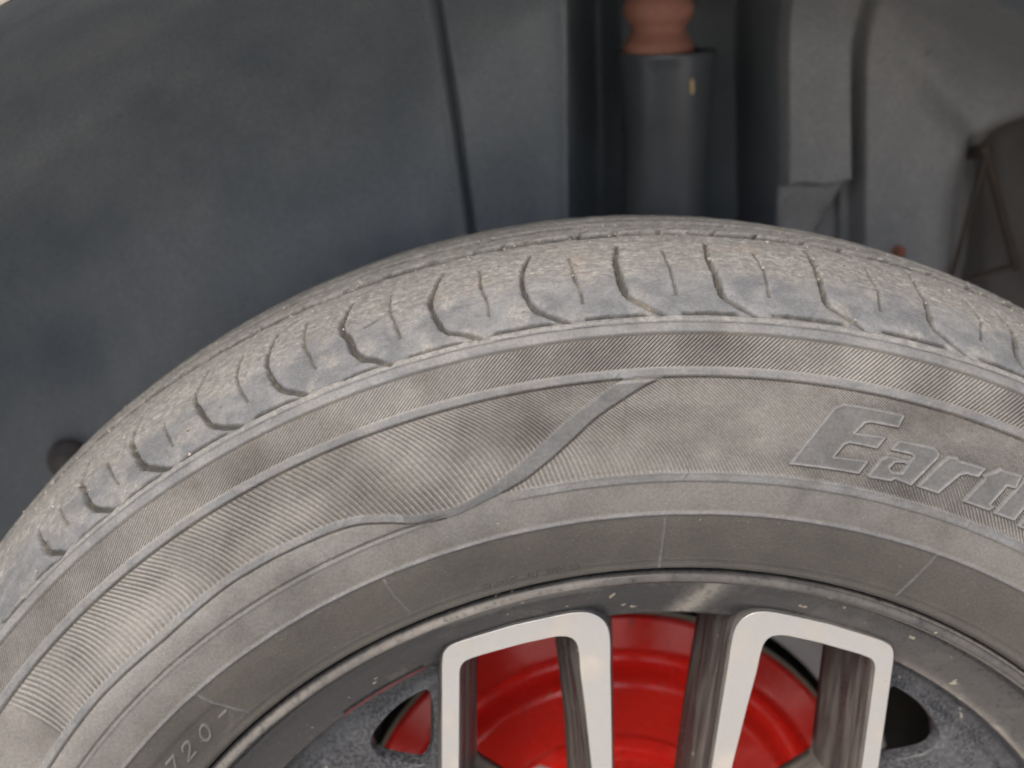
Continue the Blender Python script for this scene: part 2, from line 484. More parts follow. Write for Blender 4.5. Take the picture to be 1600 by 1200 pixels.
# husk stuck to the tube
sd = lathe('seed_husk', catmull([(.0001, -.0042), (.0010, -.0030), (.0015, -.0008), (.0015, .0010), (.0009, .0030), (.0001, .0042)], 3), 12, None, M_seed, (0, 0, 0), 'Z')
sd.location = (.0697, .2575, .3358 + ZC); sd.scale = (1.05, .5, 1.0); sd.rotation_euler = (.1, R_(-6), .5)
tag(sd, 'tiny pale yellow seed husk stuck on the black shock absorber tube', 'seed husk')

# ------------------------------------------------------------------ brake drum and backing plate
drum = empty('brake_drum', (0, .12, ZC))
tag(drum, 'glossy red brake drum seen through the gaps between the wheel spokes', 'brake drum')
def sub(P, dy=.12): return [(r, y - dy) for r, y in P]
dp = [(.1180, .1290), (.1190, .1265), (.1196, .1245), (.1193, .1222), (.1180, .1212), (.1165, .1208), (.1120, .1196), (.1062, .1180), (.1045, .1182), (.1030, .1196), (.1014, .1232), (.0996, .1268), (.0970, .1284), (.0940, .1280), (.0917, .1256), (.0902, .1215), (.0888, .1180), (.0870, .1164), (.0845, .1158), (.0760, .1152), (.0650, .1146), (.0626, .1144), (.0610, .1152), (.0598, .1170), (.0585, .1176), (.0530, .1174), (.0518, .1160), (.0508, .1130), (.0490, .1118), (.0350, .1110), (.0100, .1108), (.0005, .1108)]
lathe('drum_shell', sub(catmull(dp, 4)), 160, drum, M_red)
lathe('edge_band', sub([(.1180, .1300), (.1200, .1290), (.1207, .1275), (.1205, .1262), (.1194, .1256)]), 160, drum, M_cream, label='bare cream metal edge of the red drum')
lathe('drum_skirt', sub([(.112, .166), (.1172, .162), (.1176, .1290), (.110, .1290)]), 120, drum, M_dark)
for k in range(4):
    a = R_(85 + 45 + 90 * k)
    bm = bmesh.new()
    bmesh.ops.create_cone(bm, cap_ends=True, segments=6, radius1=.0095, radius2=.0085, depth=.016, matrix=Matrix.Rotation(R_(90), 4, 'X'))
    me = bpy.data.meshes.new('wheel_nut'); bm.to_mesh(me); bm.free()
    o = link('wheel_nut', me, drum, M_plate); o.location = (.05 * math.cos(a), -.012, .05 * math.sin(a))
plate = empty('backing_plate', (0, .1335, ZC))
tag(plate, 'light grey metal brake backing plate behind the right edge of the red drum', 'backing plate')
V, th = revolve([(.1235, .006), (.1240, .0005), (.1252, -.0008), (.130, -.0015), (.1385, -.0010), (.1400, .0005), (.1402, .006)], 12, 76, 50)
me = raw_mesh('dust_shield', V.reshape(-1, 3), grid_faces(*V.shape[:2]))
link('dust_shield', me, plate, M_plate)
lathe('rear_disc', [(.0005, .040), (.09, .040), (.150, .037), (.172, .032), (.1735, .036), (.170, .042)], 120, plate, M_dark, label='dark brown steel disc behind the drum')

# ------------------------------------------------------------------ the wheel
wheel = empty('wheel_assembly', (0, 0, ZC))
tag(wheel, 'dusty worn car wheel, black and silver alloy rim inside a cracked grey tyre', 'car wheel')

# traced decoration of the tyre: (angle in degrees, arc length from the bead in mm)
GROOVES= [[(130.1, 128.6), (131.21, 120.7), (131.22, 116.7), (130.92, 110.1), (130.44, 104.8), (129.21, 99.3)], [(126.69, 137.3), (127.24, 126.2), (126.93, 118.2), (126.56, 109.7), (125.96, 104.5), (124.78, 99.7)], [(122.03, 139.7), (122.63, 129.8), (122.68, 122.6), (122.25, 112.9), (121.91, 107.7), (120.89, 102.6), (120.0, 99.3)], [(116.76, 141.2), (117.54, 129.2), (117.58, 122.6), (117.11, 113.3), (116.65, 106.8), (115.7, 102.4), (114.64, 99.3)], [(111.48, 140.8), (112.07, 131.3), (112.28, 120.7), (111.99, 111.9), (111.45, 105.6), (110.6, 101.8), (110.02, 99.4)], [(106.29, 139.0), (106.94, 129.5), (107.1, 122.3), (106.69, 115.6), (106.49, 109.3), (106.04, 105.1), (105.22, 102.0), (104.36, 98.2)], [(100.23, 141.2), (100.93, 130.1), (101.29, 120.0), (101.06, 111.5), (100.59, 105.3), (99.58, 102.3), (98.62, 98.9)], [(94.64, 140.8), (95.36, 128.3), (95.46, 116.5), (95.11, 108.6), (94.72, 105.0), (93.78, 101.4), (93.09, 99.1)], [(89.13, 141.2), (89.49, 129.5), (89.52, 120.0), (89.3, 109.5), (88.69, 105.5), (87.33, 99.8)], [(83.46, 142.3), (83.69, 130.1), (83.55, 117.7), (83.4, 108.8), (82.91, 104.8), (81.54, 99.8)], [(76.76, 142.7), (76.81, 129.2), (76.89, 117.5), (76.75, 109.1), (76.1, 105.3), (74.63, 100.3)], [(69.69, 146.1), (69.8, 130.1), (69.8, 118.2), (69.75, 109.7), (69.04, 105.3), (67.75, 100.7)], [(64.23, 140.1), (63.63, 131.3), (63.55, 121.0), (63.74, 110.3), (63.39, 105.1), (61.64, 101.2)]]
SIPES= [[(114.13, 135.9), (114.42, 126.2), (114.24, 115.3), (113.86, 107.5)], [(119.98, 119.7), (119.8, 113.6), (119.48, 107.5)], [(124.85, 123.4), (124.36, 113.8), (123.96, 107.3)], [(129.09, 121.0), (128.86, 114.4), (128.45, 107.9)], [(109.53, 138.3), (109.71, 126.2), (109.48, 117.7), (109.1, 108.0)], [(103.75, 134.6), (103.89, 125.1), (103.72, 117.5), (103.47, 107.9)], [(98.02, 136.2), (98.03, 122.6), (97.82, 114.0), (97.8, 107.3)], [(92.34, 133.3), (92.26, 119.4), (92.07, 113.6), (92.04, 106.6)], [(86.49, 135.2), (86.33, 124.8), (86.3, 117.2), (86.27, 107.9)], [(80.68, 135.9), (80.44, 124.2), (80.4, 117.2), (80.45, 108.8)], [(73.12, 139.7), (73.16, 128.3), (73.08, 120.5), (73.25, 110.3)], [(66.35, 136.2), (66.01, 124.0), (66.03, 119.2), (66.42, 109.3)]]
DASHES= [[(91.89, 99.8), (88.35, 99.8)], [(85.94, 100.1), (82.65, 100.1)], [(97.56, 99.6), (94.14, 99.8)], [(103.05, 99.1), (99.9, 99.3)], [(80.28, 100.5), (75.91, 100.7)], [(73.23, 100.7), (69.13, 100.9)], [(66.54, 100.5), (61.66, 100.4)], [(119.13, 99.5), (115.81, 99.7)], [(123.57, 99.4), (120.91, 99.5)], [(127.87, 99.2), (125.36, 99.2)], [(113.55, 100.0), (110.69, 99.4)], [(107.3, 98.9), (105.37, 99.6)], [(136.08, 98.2), (133.52, 96.2)], [(132.09, 99.8), (129.55, 98.5)]]
CURVES= {'W': [(142.45, 56.9), (134.47, 57.6), (127.45, 56.6), (120.92, 58.3), (116.98, 58.0), (112.83, 57.1), (110.39, 56.1), (108.2, 52.9), (106.5, 49.5), (103.69, 47.4), (101.12, 49.1), (99.15, 52.9), (97.92, 55.9), (96.37, 59.9), (94.51, 66.1), (92.56, 71.1), (91.21, 75.2), (90.07, 78.6)], 'V': [(106.77, 46.6), (104.81, 45.8), (102.25, 46.8), (99.96, 48.4), (97.6, 51.7), (95.65, 56.4), (93.79, 62.1), (92.16, 67.7), (90.14, 73.0), (88.55, 77.2), (87.58, 78.8)], 'VL': [(98.51, 48.6), (97.3, 49.1), (95.88, 49.3)]}
VENTS= [[(87.39, 33.2), (87.4, 21.8), (87.43, 8.3)], [(110.4, 32.5), (110.51, 24.5), (110.27, 13.8)], [(129.09, 33.7), (128.9, 23.3), (128.3, 12.2)], [(64.8, 33.7), (64.95, 23.1), (65.08, 10.5)], [(113.53, 55.7), (113.55, 51.3), (112.97, 46.4)]]
CRACKS= [[(97.18, 151.8), (96.53, 154.1), (95.87, 157.5)], [(91.87, 152.2), (91.29, 154.5), (90.67, 158.7)], [(101.9, 160.6), (101.26, 164.4)], [(108.52, 152.2), (107.85, 153.0), (107.4, 153.0)], [(102.96, 153.4), (102.0, 153.0)], [(80.77, 150.0), (80.08, 154.5), (79.19, 157.5)], [(92.3, 128.9), (92.02, 126.8), (91.53, 127.7)], [(105.51, 118.4), (104.73, 119.7), (103.88, 121.8)]]
LETTERS= {'E': [(78.39, 52.2), (76.2, 69.8), (75.99, 71.7), (75.77, 72.6), (75.31, 73.6), (71.14, 73.9), (71.3, 69.8), (73.29, 69.5), (73.66, 68.9), (74.2, 65.0), (71.96, 65.8), (72.36, 61.8), (74.38, 61.8), (74.74, 60.9), (75.29, 56.4), (72.75, 57.1), (73.21, 52.6)], 'a': [(72.49, 52.4), (71.91, 58.3), (71.48, 60.1), (69.77, 60.1), (69.61, 61.8), (69.81, 62.5), (71.37, 62.3), (71.05, 65.3), (70.76, 65.8), (68.33, 66.4), (67.91, 65.3), (67.87, 63.8), (69.15, 52.9), (70.48, 53.6), (70.72, 52.6), (72.38, 52.2)], 'ahole': [(71.11, 56.4), (70.83, 58.7), (70.2, 59.4), (69.83, 59.0), (70.08, 55.9), (70.79, 55.4)], 'r': [(68.63, 53.1), (67.4, 63.3), (67.11, 65.0), (66.53, 65.6), (66.28, 64.8), (64.29, 65.3), (64.55, 62.1), (65.49, 61.8), (65.9, 60.6), (66.96, 52.9)], 't': [(64.86, 53.1), (64.02, 62.3), (64.24, 63.0), (63.47, 65.6), (63.16, 67.2), (62.82, 66.9), (61.55, 67.7), (61.55, 63.3), (62.25, 62.8), (62.82, 55.2), (62.45, 55.0), (62.77, 53.3)], 'h': [(62.25, 53.1), (61.0, 69.5), (60.1, 69.8), (60.37, 64.3), (58.79, 65.0), (58.33, 63.5), (58.51, 52.9), (60.03, 52.4), (59.68, 59.7), (60.22, 59.7), (60.55, 53.6)]}


PROF = [(.006,.2068),(.0008,.2078),(-.0018,.2105),(-.0062,.2195),(-.0096,.2280),(-.0108,.2337),(-.0110,.2400),(-.0104,.2475),(-.0086,.2564),(-.0066,.2660),(-.0043,.2777),(-.0020,.2855),(.0004,.2907),(.0032,.2934),(.0066,.2955),(.0115,.2987),(.0185,.3020),(.0280,.3052),(.0400,.3080),(.0548,.3097),(.0700,.3100),(.0850,.3088),(.1000,.3065),(.1100,.3046),(.1200,.3018),(.1300,.2970),(.1370,.2900),(.1430,.2780),(.1470,.2620),(.1470,.2450),(.1420,.2250),(.1350,.2120)]
PR = catmull(PROF, 40)
_d = np.diff(PR, axis=0)
S = np.r_[0, np.cumsum(np.hypot(_d[:, 0], _d[:, 1]))] * 1000     # arc length in mm from the bead
TN = np.gradient(PR, axis=0); TN /= np.linalg.norm(TN, axis=1)[:, None]
NR = np.stack([-TN[:, 1], TN[:, 0]], -1)                          # outward normal (y, r)
def prof_at(s):
    return (np.interp(s, S, PR[:, 0]), np.interp(s, S, PR[:, 1]), np.interp(s, S, NR[:, 0]), np.interp(s, S, NR[:, 1]))
def surf(th, s, h):
    """point on the tyre: angle (deg), arc length (mm), height above the surface (mm)"""
    y, r, ny, nr = prof_at(s)
    rr = r + nr * h / 1000; t = np.radians(th)
    return np.stack([rr * np.cos(t), y + ny * h / 1000, rr * np.sin(t)], -1)
def xs(th, s):     # tangential coordinate in mm, to the right of straight up
    return np.radians(90 - th) * prof_at(s)[1] * 1000
def pl(P):         # polyline of (theta, s) to mm
    P = np.array(P, float)
    return np.stack([xs(P[:, 0], P[:, 1]), P[:, 1]], -1)
def dist_line(X, Y, P):
    """distance to a polyline and the fraction along it"""
    best = np.full(X.shape, 1e9); fr = np.zeros(X.shape)
    L = np.r_[0, np.cumsum(np.hypot(*np.diff(P, axis=0).T))]
    for i in range(len(P) - 1):
        a, d = P[i], P[i + 1] - P[i]; l2 = (d * d).sum() + 1e-9
        t = np.clip(((X - a[0]) * d[0] + (Y - a[1]) * d[1]) / l2, 0, 1)
        q = np.hypot(X - a[0] - t * d[0], Y - a[1] - t * d[1])
        m = q < best; best[m] = q[m]; fr[m] = ((L[i] + t * math.sqrt(l2)) / L[-1])[m]
    return best, fr
def carve(H, X, Y, P, fn, pad):
    """apply fn(distance, fraction, window) inside the polyline's bounding box"""
    m = ((X > P[:, 0].min() - pad) & (X < P[:, 0].max() + pad) & (Y > P[:, 1].min() - pad) & (Y < P[:, 1].max() + pad))
    ii = np.where(m.any(1))[0]; jj = np.where(m.any(0))[0]
    if not len(ii) or not len(jj): return
    w = (slice(ii[0], ii[-1] + 1), slice(jj[0], jj[-1] + 1))
    d, f = dist_line(X[w], Y[w], P)
    fn(d, f, w)

TH = np.r_[np.arange(18.0, 168.0, .1), np.arange(168.0, 377.9, 1.5)]
def tyre_grid(sarr):
    T, SS = np.meshgrid(TH, sarr, indexing='ij')
    return T, SS, xs(T, SS)
def finish(name, T, SS, H, attrs, parent):
    V = surf(T, SS, H)
    me = raw_mesh(name, V.reshape(-1, 3), grid_faces(len(TH), T.shape[1], wrap=True, flip=True), True, attrs)
    return link(name, me, parent, M_rubber)

# ---- sidewall
sarr = np.r_[np.arange(0, 8, 1.0), np.arange(8, 30, .5), np.arange(30, 95.8, .36), 95.8]
T, SS, X = tyre_grid(sarr)
arcv = (T < 170)
H = np.zeros_like(T); amp = np.zeros_like(T); rub = np.zeros_like(T); gro = np.zeros_like(T)
def ridge(c, w, h): return h * np.exp(-((SS - c) / w) ** 2)
def plateau(a, b, e=.3): return sst(a - e, a + e, SS) * (1 - sst(b - e, b + e, SS))
# curves of the decoration
cw = np.array(CURVES['W']); cv = np.array(CURVES['V'])
def curve(c, lo, hi):
    o = np.argsort(c[:, 0]); t, s = c[o, 0], c[o, 1]
    k = np.linspace(t[0], t[-1], 300); v = np.interp(k, t, s)
    kern = np.hanning(21); kern /= kern.sum(); v = np.convolve(np.pad(v, 10, 'edge'), kern, 'valid')
    return lambda q: np.interp(q, k, v, left=lo if lo is not None else v[0], right=hi if hi is not None else v[-1])
fW, fV = curve(cw, 80, None), curve(cv, 80, None)
tq = np.linspace(18, 380, 6000)
def signed(f):
    v = f(tq); g = np.gradient(v, np.radians(tq) * 260)
    return (SS - f(T)) / np.sqrt(1 + np.interp(T, tq, g) ** 2)
dW, dV = signed(fW), signed(fV)
top = 1 - sst(78.3, 78.7, SS)
maskL = sst(.1, .6, dW) * top * (T > 89.5)
maskR = (1 - sst(-.7, -.2, dV)) * sst(48.0, 48.5, SS) * top * (T < 106)
maskR = np.where(T < 87.6, sst(48.0, 48.5, SS) * top, maskR)
hat2 = np.clip(maskL + maskR, 0, 1)
left = T > 98.5
rib = ((1 - sst(.1, .6, dW)) * sst(-2.6, -2.1, dW)) * (T > 89.5)                     # narrow rib under the wave
swoosh = (1 - sst(.1, .6, dW)) * sst(-.7, -.2, dV) * (T > 87.5) * (T < 107) * (SS > 45)
raised = np.clip(np.maximum(rib, swoosh * top), 0, 1)
raised = np.maximum(raised, plateau(78.7, 81.3, .25))
raised = np.maximum(raised, plateau(92.2, 120, .25))
kb = plateau(45.0, 48.2, .3) * (1 - sst(97.0, 100.0, T))
raised = np.maximum(raised, kb)
H += .62 * raised
rub = np.clip(raised * (.9 + .0 * T), 0, 1)
# dark foot lines
def foot(d, w=.35, h=.45):
    g = np.exp(-(d / w) ** 2)
    return g
fl = np.zeros_like(T)
fl = np.maximum(fl, foot(dW + 2.75) * (T > 104))
fl = np.maximum(fl, foot(SS - 78.15))
fl = np.maximum(fl, .8 * foot(SS - 91.9))
fl = np.maximum(fl, .6 * foot(SS - 95.7))
fl = np.maximum(fl, .8 * foot(dV + .95) * (T < 105) * (T > 88) * (SS > 48) * (SS < 79))
fl = np.maximum(fl, foot(SS - 46.3) * sst(103, 106, T))
H -= .42 * fl
gro = np.maximum(gro, .8 * fl)
ln = ridge(45.2, .55, .38) * sst(103, 108, T)
H += ln; rub = np.maximum(rub, ln * 2)
b = ridge(33.9, .62, .75); H += b; rub = np.maximum(rub, np.clip(b * 1.5, 0, 1))
H += ridge(8.6, 1.3, .55); H += ridge(12.2, .6, .15)
kl = ridge(47.9, .4, .25) * (1 - sst(96, 99, T)); H += kl; rub = np.maximum(rub, kl * 3)
for vv in VENTS:
    P = pl(vv)
    def fn(d, f, w):
        g = np.exp(-(d / .38) ** 2); H[w] += .40 * g; rub[w] = np.maximum(rub[w], .8 * g)
    carve(H, X, SS, P, fn, 2)
# little casting flash on the ridges
for (t, s, l) in ((127.0, 55.3, 1.6), (110.9, 57.0, 2.2), (86.0, 47.6, 1.2), (69.7, 79.9, 1.4), (63.9, 47.3, 1.5), (90.5, 80.3, 1.0)):
    P = np.array([(xs(np.array(t), np.array(s)) - .5, s - l), (xs(np.array(t), np.array(s)) + .5, s + l * .3)], float)
    def fn(d, f, w): H[w] += .45 * np.exp(-(d / .3) ** 2)
    carve(H, X, SS, P, fn, 2)
# sunken plate that carries the load number
px0 = xs(np.array(129.2), np.array(18.)) - 7.5
bx = np.maximum(np.abs(X - (px0 - 20)) - 20.5, 0); by = np.abs(SS - 18.2)
sd_ = np.hypot(bx, np.maximum(by - 0, 0)) - 7.2
H += -.55 * (1 - sst(-1.6, 1.2, sd_)) * arcv
# hatching
Y0 = SS - 57
pit1 = 1.42
ph1 = 2 * np.pi * (X - (SS - 86.5) * 1.12) / pit1
amp1 = plateau(81.6, 91.7, .25) * (.75 + .30 * sst(-110, -30, X))
u = X + .66 * Y0 + .016 * Y0 * Y0 + 1.1 * np.sin(SS / 5.2 + X / 21.) + .35 * np.sin(X / 9.5 + 1.3 - SS / 13)
stretch = np.where(X < 0, 1.95, 1.28) + 0 * X
k = sst(-90, 30, X); pitch = 1.95 * (1 - k) + 1.28 * k
xx = np.linspace(-220, 420, 4000); kk = sst(-90, 30, xx); cum = np.cumsum(1 / (1.95 * (1 - kk) + 1.28 * kk)) * (xx[1] - xx[0])
ph2 = 2 * np.pi * np.interp(u, xx, cum)
amp2 = hat2 * (.85 + .45 * fbm(X / 14, SS / 9, 40, 2))
z1 = amp1 > .01
phase = np.where(SS > 80, ph1, ph2)
amp = np.where(SS > 80, amp1, np.clip(amp2, 0, 1))
amp *= arcv * np.clip(.85 + .45 * fbm(X / 30, SS / 16, 50, 2), .35, 1)
# soft general unevenness of the flank
H += .12 * fbm(X / 22, SS / 14, 60, 3) + .05 * fbm(X / 3, SS / 3, 64, 2)
soil = .35 * sst(.35, .75, fbm(X / 18, SS / 12, 70, 4)) * raised
rub = np.clip(rub * (.75 + .5 * fbm(X / 9, SS / 4, 74, 3)), 0, 1)
rub = np.maximum(rub, .30 * (1 - hat2) * plateau(35, 58, 1.5) * (1 - raised) * (.6 + .4 * fbm(X / 25, SS / 12, 77, 2)))
bead = 1 - sst(32, 35, SS) * .65 * (1 - sst(60, 75, SS)) - .35 * 0; bead = np.where(SS < 33.9, 1.0, .55 * (1 - sst(46, 58, SS)) * (1 - hat2))
tyre = finish('tyre', T, SS, H, dict(rub=rub, amp=amp, phase=phase, soil=soil, groove=gro, bead=bead, dark=.75 * np.clip(swoosh * top, 0, 1) * (SS < 77)), wheel)

# ---- tread
sarr = np.r_[np.arange(95.8, 156, .38), np.arange(156, 205, .5), np.arange(205, S[-1], 5.0), S[-1]]
T, SS, X = tyre_grid(sarr)
arcv = (T < 170).astype(float)
H = np.zeros_like(T); rub = np.zeros_like(T); gro = np.zeros_like(T)
H += .62 * (1 - sst(95.9, 96.6, SS)) + .55 * plateau(96.6, 98.5, .25)
H -= .24 * np.exp(-((SS - 95.72) / .35) ** 2)
rough = sst(112, 128, SS + 5 * fbm(X / 7, SS / 5, 80, 3))
H += rough * (.26 * fbm(X / 3.2, SS / 1.3, 82, 3) + .12 * fbm(X / .8, SS / .6, 86, 2)) * arcv
H += .55 * np.exp(-((SS - 121) / 5.5) ** 2) - .35 * np.exp(-((SS - 108) / 5) ** 2)
H += .10 * fbm(X / 9, SS / 6, 88, 3) + .03 * fbm(X / 1.2, SS / 1.2, 89, 2)
# torn patches at the shoulder
torn = sst(.28, .40, fbm(X / 8, SS / 3.2, 90, 4)) * plateau(114, 132, 4)
H -= .35 * torn * arcv
def cut(P, w0, w1, d0, d1, g0=.9):
    def fn(d, f, w):
        hw = (w0 + (w1 - w0) * f) * (1 + .30 * vn(X[w] / 1.6, SS[w] / 2.2, 150)); dep = d0 + (d1 - d0) * f
        k = (1 - sst(hw - .38, hw + .30, d))
        H[w] = np.where(k > 0, H[w] * (1 - k) - dep * k, H[w])
        gro[w] = np.maximum(gro[w], g0 * k)
    carve(H, X, SS, P, fn, 4)
for g in GROOVES:
    P = chaikin_open(pl(g)) if False else pl(g)
    P = catmull(P, 4)
    n = len(P); q = int(n * .60)
    up, low = P[:q + 1], P[q:]
    def soft(d, f, w): H[w] -= .70 * np.exp(-(d / 2.2) ** 2) * (.3 + .7 * f)
    carve(H, X, SS, P, soft, 6)
    wv = rng.uniform(.75, 1.1)
    cut(up, .62 * wv, 1.05 * wv, 1.3, 3.0)
    cut(low, 1.05 * wv, .70, 2.8, 1.6)
for g in SIPES: cut(catmull(pl(g), 3) + .12 * rng.normal(size=(len(catmull(pl(g), 3)), 2)), .38, .42, .8, 1.0, .8)
for g in DASHES:
    P = pl(g)
    def soft(d, f, w): H[w] -= .65 * np.exp(-(d / 1.7) ** 2)
    carve(H, X, SS, P, soft, 5)
    cut(P, .72, .72, 1.7, 1.7, 1.0)
# repeat the shoulder pattern round the part of the tyre that is out of the frame
for c in CRACKS:
    P = pl(c); P = np.vstack([P[:1], (P[:-1] + P[1:]) / 2 + rng.normal(0, .35, (len(P) - 1, 2)), P[-1:]])
    cut(P, .55, .40, 1.8, 1.0, 1.0)
# circumferential grooves
H += .32 * sst(151.5, 153.5, SS) + .15 * sst(165, 167, SS)
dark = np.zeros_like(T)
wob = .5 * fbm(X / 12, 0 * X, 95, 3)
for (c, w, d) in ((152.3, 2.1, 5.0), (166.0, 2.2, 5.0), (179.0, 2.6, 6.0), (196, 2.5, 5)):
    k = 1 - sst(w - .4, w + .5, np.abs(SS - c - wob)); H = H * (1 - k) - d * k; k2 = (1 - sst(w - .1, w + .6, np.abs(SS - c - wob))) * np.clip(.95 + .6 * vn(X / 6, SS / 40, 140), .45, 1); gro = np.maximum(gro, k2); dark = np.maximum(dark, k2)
for sgn in range(26):          # short slits that run into the first main groove
    t = 62 + sgn * 3.05 + rng.uniform(-.3, .3)
    P = pl([(t, 153.0), (t - .9, 156.5), (t - 2.0, 160.5)])
    cut(P, .55, .45, 1.8, 1.2, 1.0)
soil = sst(113, 127, SS + 7 * fbm(X / 6, SS / 5, 97, 4)) * (.75 + .25 * fbm(X / 5, SS / 4, 99, 3))
soil = np.clip(soil + .5 * plateau(96.5, 98.7, .3) + .5 * sst(.12, .5, fbm(X / 8, SS / 9, 101, 4)), 0, 1)
rub = (1 - soil) * .95
H -= .08 * rough
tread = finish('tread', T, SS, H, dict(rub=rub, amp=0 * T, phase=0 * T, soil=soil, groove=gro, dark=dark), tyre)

# ---- raised lettering
def patch(name, sdf, x0, x1, s0, s1, sref, step, prof, parent, attrs, edgek=.45):
    """a raised patch on the flank: sdf(x mm, s mm) > 0 inside; prof(d) gives the height in mm"""
    gx = np.arange(x0, x1, step); gs = np.arange(s0, s1, step)
    A, B = np.meshgrid(gx, gs, indexing='ij')
    d = sdf(A, B); keep = d > -.75
    th = 90 - np.degrees(A / 1000 / prof_at(B)[1])
    V = surf(th, B, prof(d)).reshape(-1, 3)
    F = grid_faces(*A.shape, flip=False)
    F = F[keep.reshape(-1)[F].all(1)]
    used = np.unique(F); m = np.full(len(V), -1); m[used] = np.arange(len(used))
    at = {k: np.full(len(used), v) for k, v in attrs.items()}
    edge = np.exp(-((d.reshape(-1)[used] - .25) / .35) ** 2)
    at['soil'] = edgek * edge
    if attrs.get('dark'): at['dark'] = attrs['dark'] * (1 - edge)
    me = raw_mesh(name, V[used], m[F], True, at)
    return link(name, me, parent, M_rubber)
def poly_sdf(polys):
    def f(A, B):
        d = np.full(A.shape, 1e9); ins = np.zeros(A.shape, bool)
        for P in polys:
            for i in range(len(P)):
                a, b2 = P[i], P[(i + 1) % len(P)]
                e = b2 - a; l2 = (e * e).sum() + 1e-12
                t = np.clip(((A - a[0]) * e[0] + (B - a[1]) * e[1]) / l2, 0, 1)
                d = np.minimum(d, np.hypot(A - a[0] - t * e[0], B - a[1] - t * e[1]))
                c = ((a[1] > B) != (b2[1] > B)) & (A < e[0] * (B - a[1]) / (e[1] if abs(e[1]) > 1e-9 else 1e-9) + a[0])
                ins ^= c
        return np.where(ins, d, -d)
    return f
def letter_h(d):
    return np.where(d < 0, np.interp(d, [-.7, -.35, 0], [-.25, .25, .78]), .48 + .32 * np.exp(-(np.maximum(d, 0) / .55) ** 2))
for ch in ('E', 'a', 'r', 't', 'h'):
    polys = [pl(LETTERS[ch])]
    if ch == 'a': polys.append(pl(LETTERS['ahole']))
    lo = polys[0].min(0) - 1.2; hi = polys[0].max(0) + 1.2
    patch('letter', poly_sdf(polys), lo[0], hi[0], lo[1], hi[1], 60, .22, letter_h, tyre, dict(rub=.62, dark=.80), .34)
# ---- stroke lettering near the bead
GL = {'M': [[(0, 0), (0, 1), (.4, .35), (.8, 1), (.8, 0)]], 'A': [[(0, 0), (.4, 1), (.8, 0)], [(.15, .35), (.65, .35)]],
      'D': [[(0, 0), (0, 1), (.45, 1), (.7, .75), (.7, .25), (.45, 0), (0, 0)]], 'E': [[(.65, 0), (0, 0), (0, 1), (.65, 1)], [(0, .52), (.55, .52)]],
      'I': [[(.2, 0), (.2, 1)]], 'N': [[(0, 0), (0, 1), (.7, 0), (.7, 1)]], ' ': [],
      '7': [[(0, 1), (.65, 1), (.28, 0)]], '2': [[(.03, .75), (.1, .93), (.32, 1), (.55, .93), (.62, .72), (.5, .5), (0, 0), (.65, 0)]],
      '0': [[(.32 + .32 * math.cos(a), .5 + .5 * math.sin(a)) for a in np.linspace(0, 2 * math.pi, 17)]], '-': [[(0, .48), (.5, .48)]]}
def strokes(txt, x, s, size, adv, slope=0.0):
    out = []; 
    for ch in txt:
        for st in GL[ch]: out.append(np.array([(x + p[0] * size, s + slope * x * 0 + p[1] * size) for p in st]))
        x += adv * (.55 if ch == 'I' else 1)
    return out
def stroke_sdf(L, hw):
    def f(A, B):
        d = np.full(A.shape, 1e9)
        for P in L:
            q, _ = dist_line(A, B, P); d = np.minimum(d, q)
        return hw - d
    return f
x0 = float(xs(np.array(103.3), np.array(13.)))
L = strokes('MADE', x0, 11.6, 2.3, 3.05) + strokes('IN', x0 + 14.6, 11.6, 2.3, 2.9) + strokes('INDIA', x0 + 21.3, 11.6, 2.3, 2.95)
o = patch('lettering', stroke_sdf(L, .36), x0 - 1, x0 + 37, 11, 15, 13, .12, lambda d: np.interp(d, [-.35, 0, .2], [-.2, .22, .34]), tyre, dict(rub=0., bead=1., dark=1.75), 0.)
o['label'] = 'small dark raised moulding text near the bead'
for ch, tq_ in (('7', 137.6), ('2', 135.4), ('0', 132.95), ('-', 130.35)):
    x0 = float(xs(np.array(tq_), np.array(18.)))
    s0 = 15.2 if ch != '-' else 16.2
    L = strokes(ch, x0, s0, 6.4, 5)
    patch('numeral' if ch != '-' else 'dash', stroke_sdf(L, .42), x0 - 1.5, x0 + 6.5, s0 - 1.5, s0 + 8, 18, .2, lambda d: np.interp(d, [-.5, 0, .35], [-.75, -.22, -.08]), tyre, dict(rub=.2, bead=.6), .2)

# ---- loose grit and rubber crumbs on the tread (countless)
vv, ff = [], []
base = np.array([(1, 0, 0), (-.5, .87, 0), (-.5, -.87, 0), (0, 0, 1.1), (0, 0, -.7)], float)
bf = [(0, 1, 3), (1, 2, 3), (2, 0, 3), (1, 0, 4), (2, 1, 4), (0, 2, 4)]
for i in range(2600):
    t = rng.uniform(38, 150); s = rng.choice([rng.uniform(120, 190), rng.uniform(145, 192), rng.uniform(99, 130)], p=[.45, .45, .10])
    sz = .00016 + .00060 * rng.random() ** 5
    c = surf(np.array(t), np.array(s), np.array(.12))
    q = base * sz * rng.uniform(.6, 1.3, (5, 3))
    a = rng.uniform(0, 6.28); ca, sa_ = math.cos(a), math.sin(a)
    q = np.stack([q[:, 0] * ca - q[:, 2] * sa_, q[:, 1], q[:, 0] * sa_ + q[:, 2] * ca], -1)
    n = len(vv) * 5; vv.append(q + c); ff += [(k[0] + n, k[1] + n, k[2] + n) for k in bf]
me = raw_mesh('grit', np.vstack(vv), np.array(ff), False)
tag(link('grit', me, wheel, M_grit), kind='stuff')

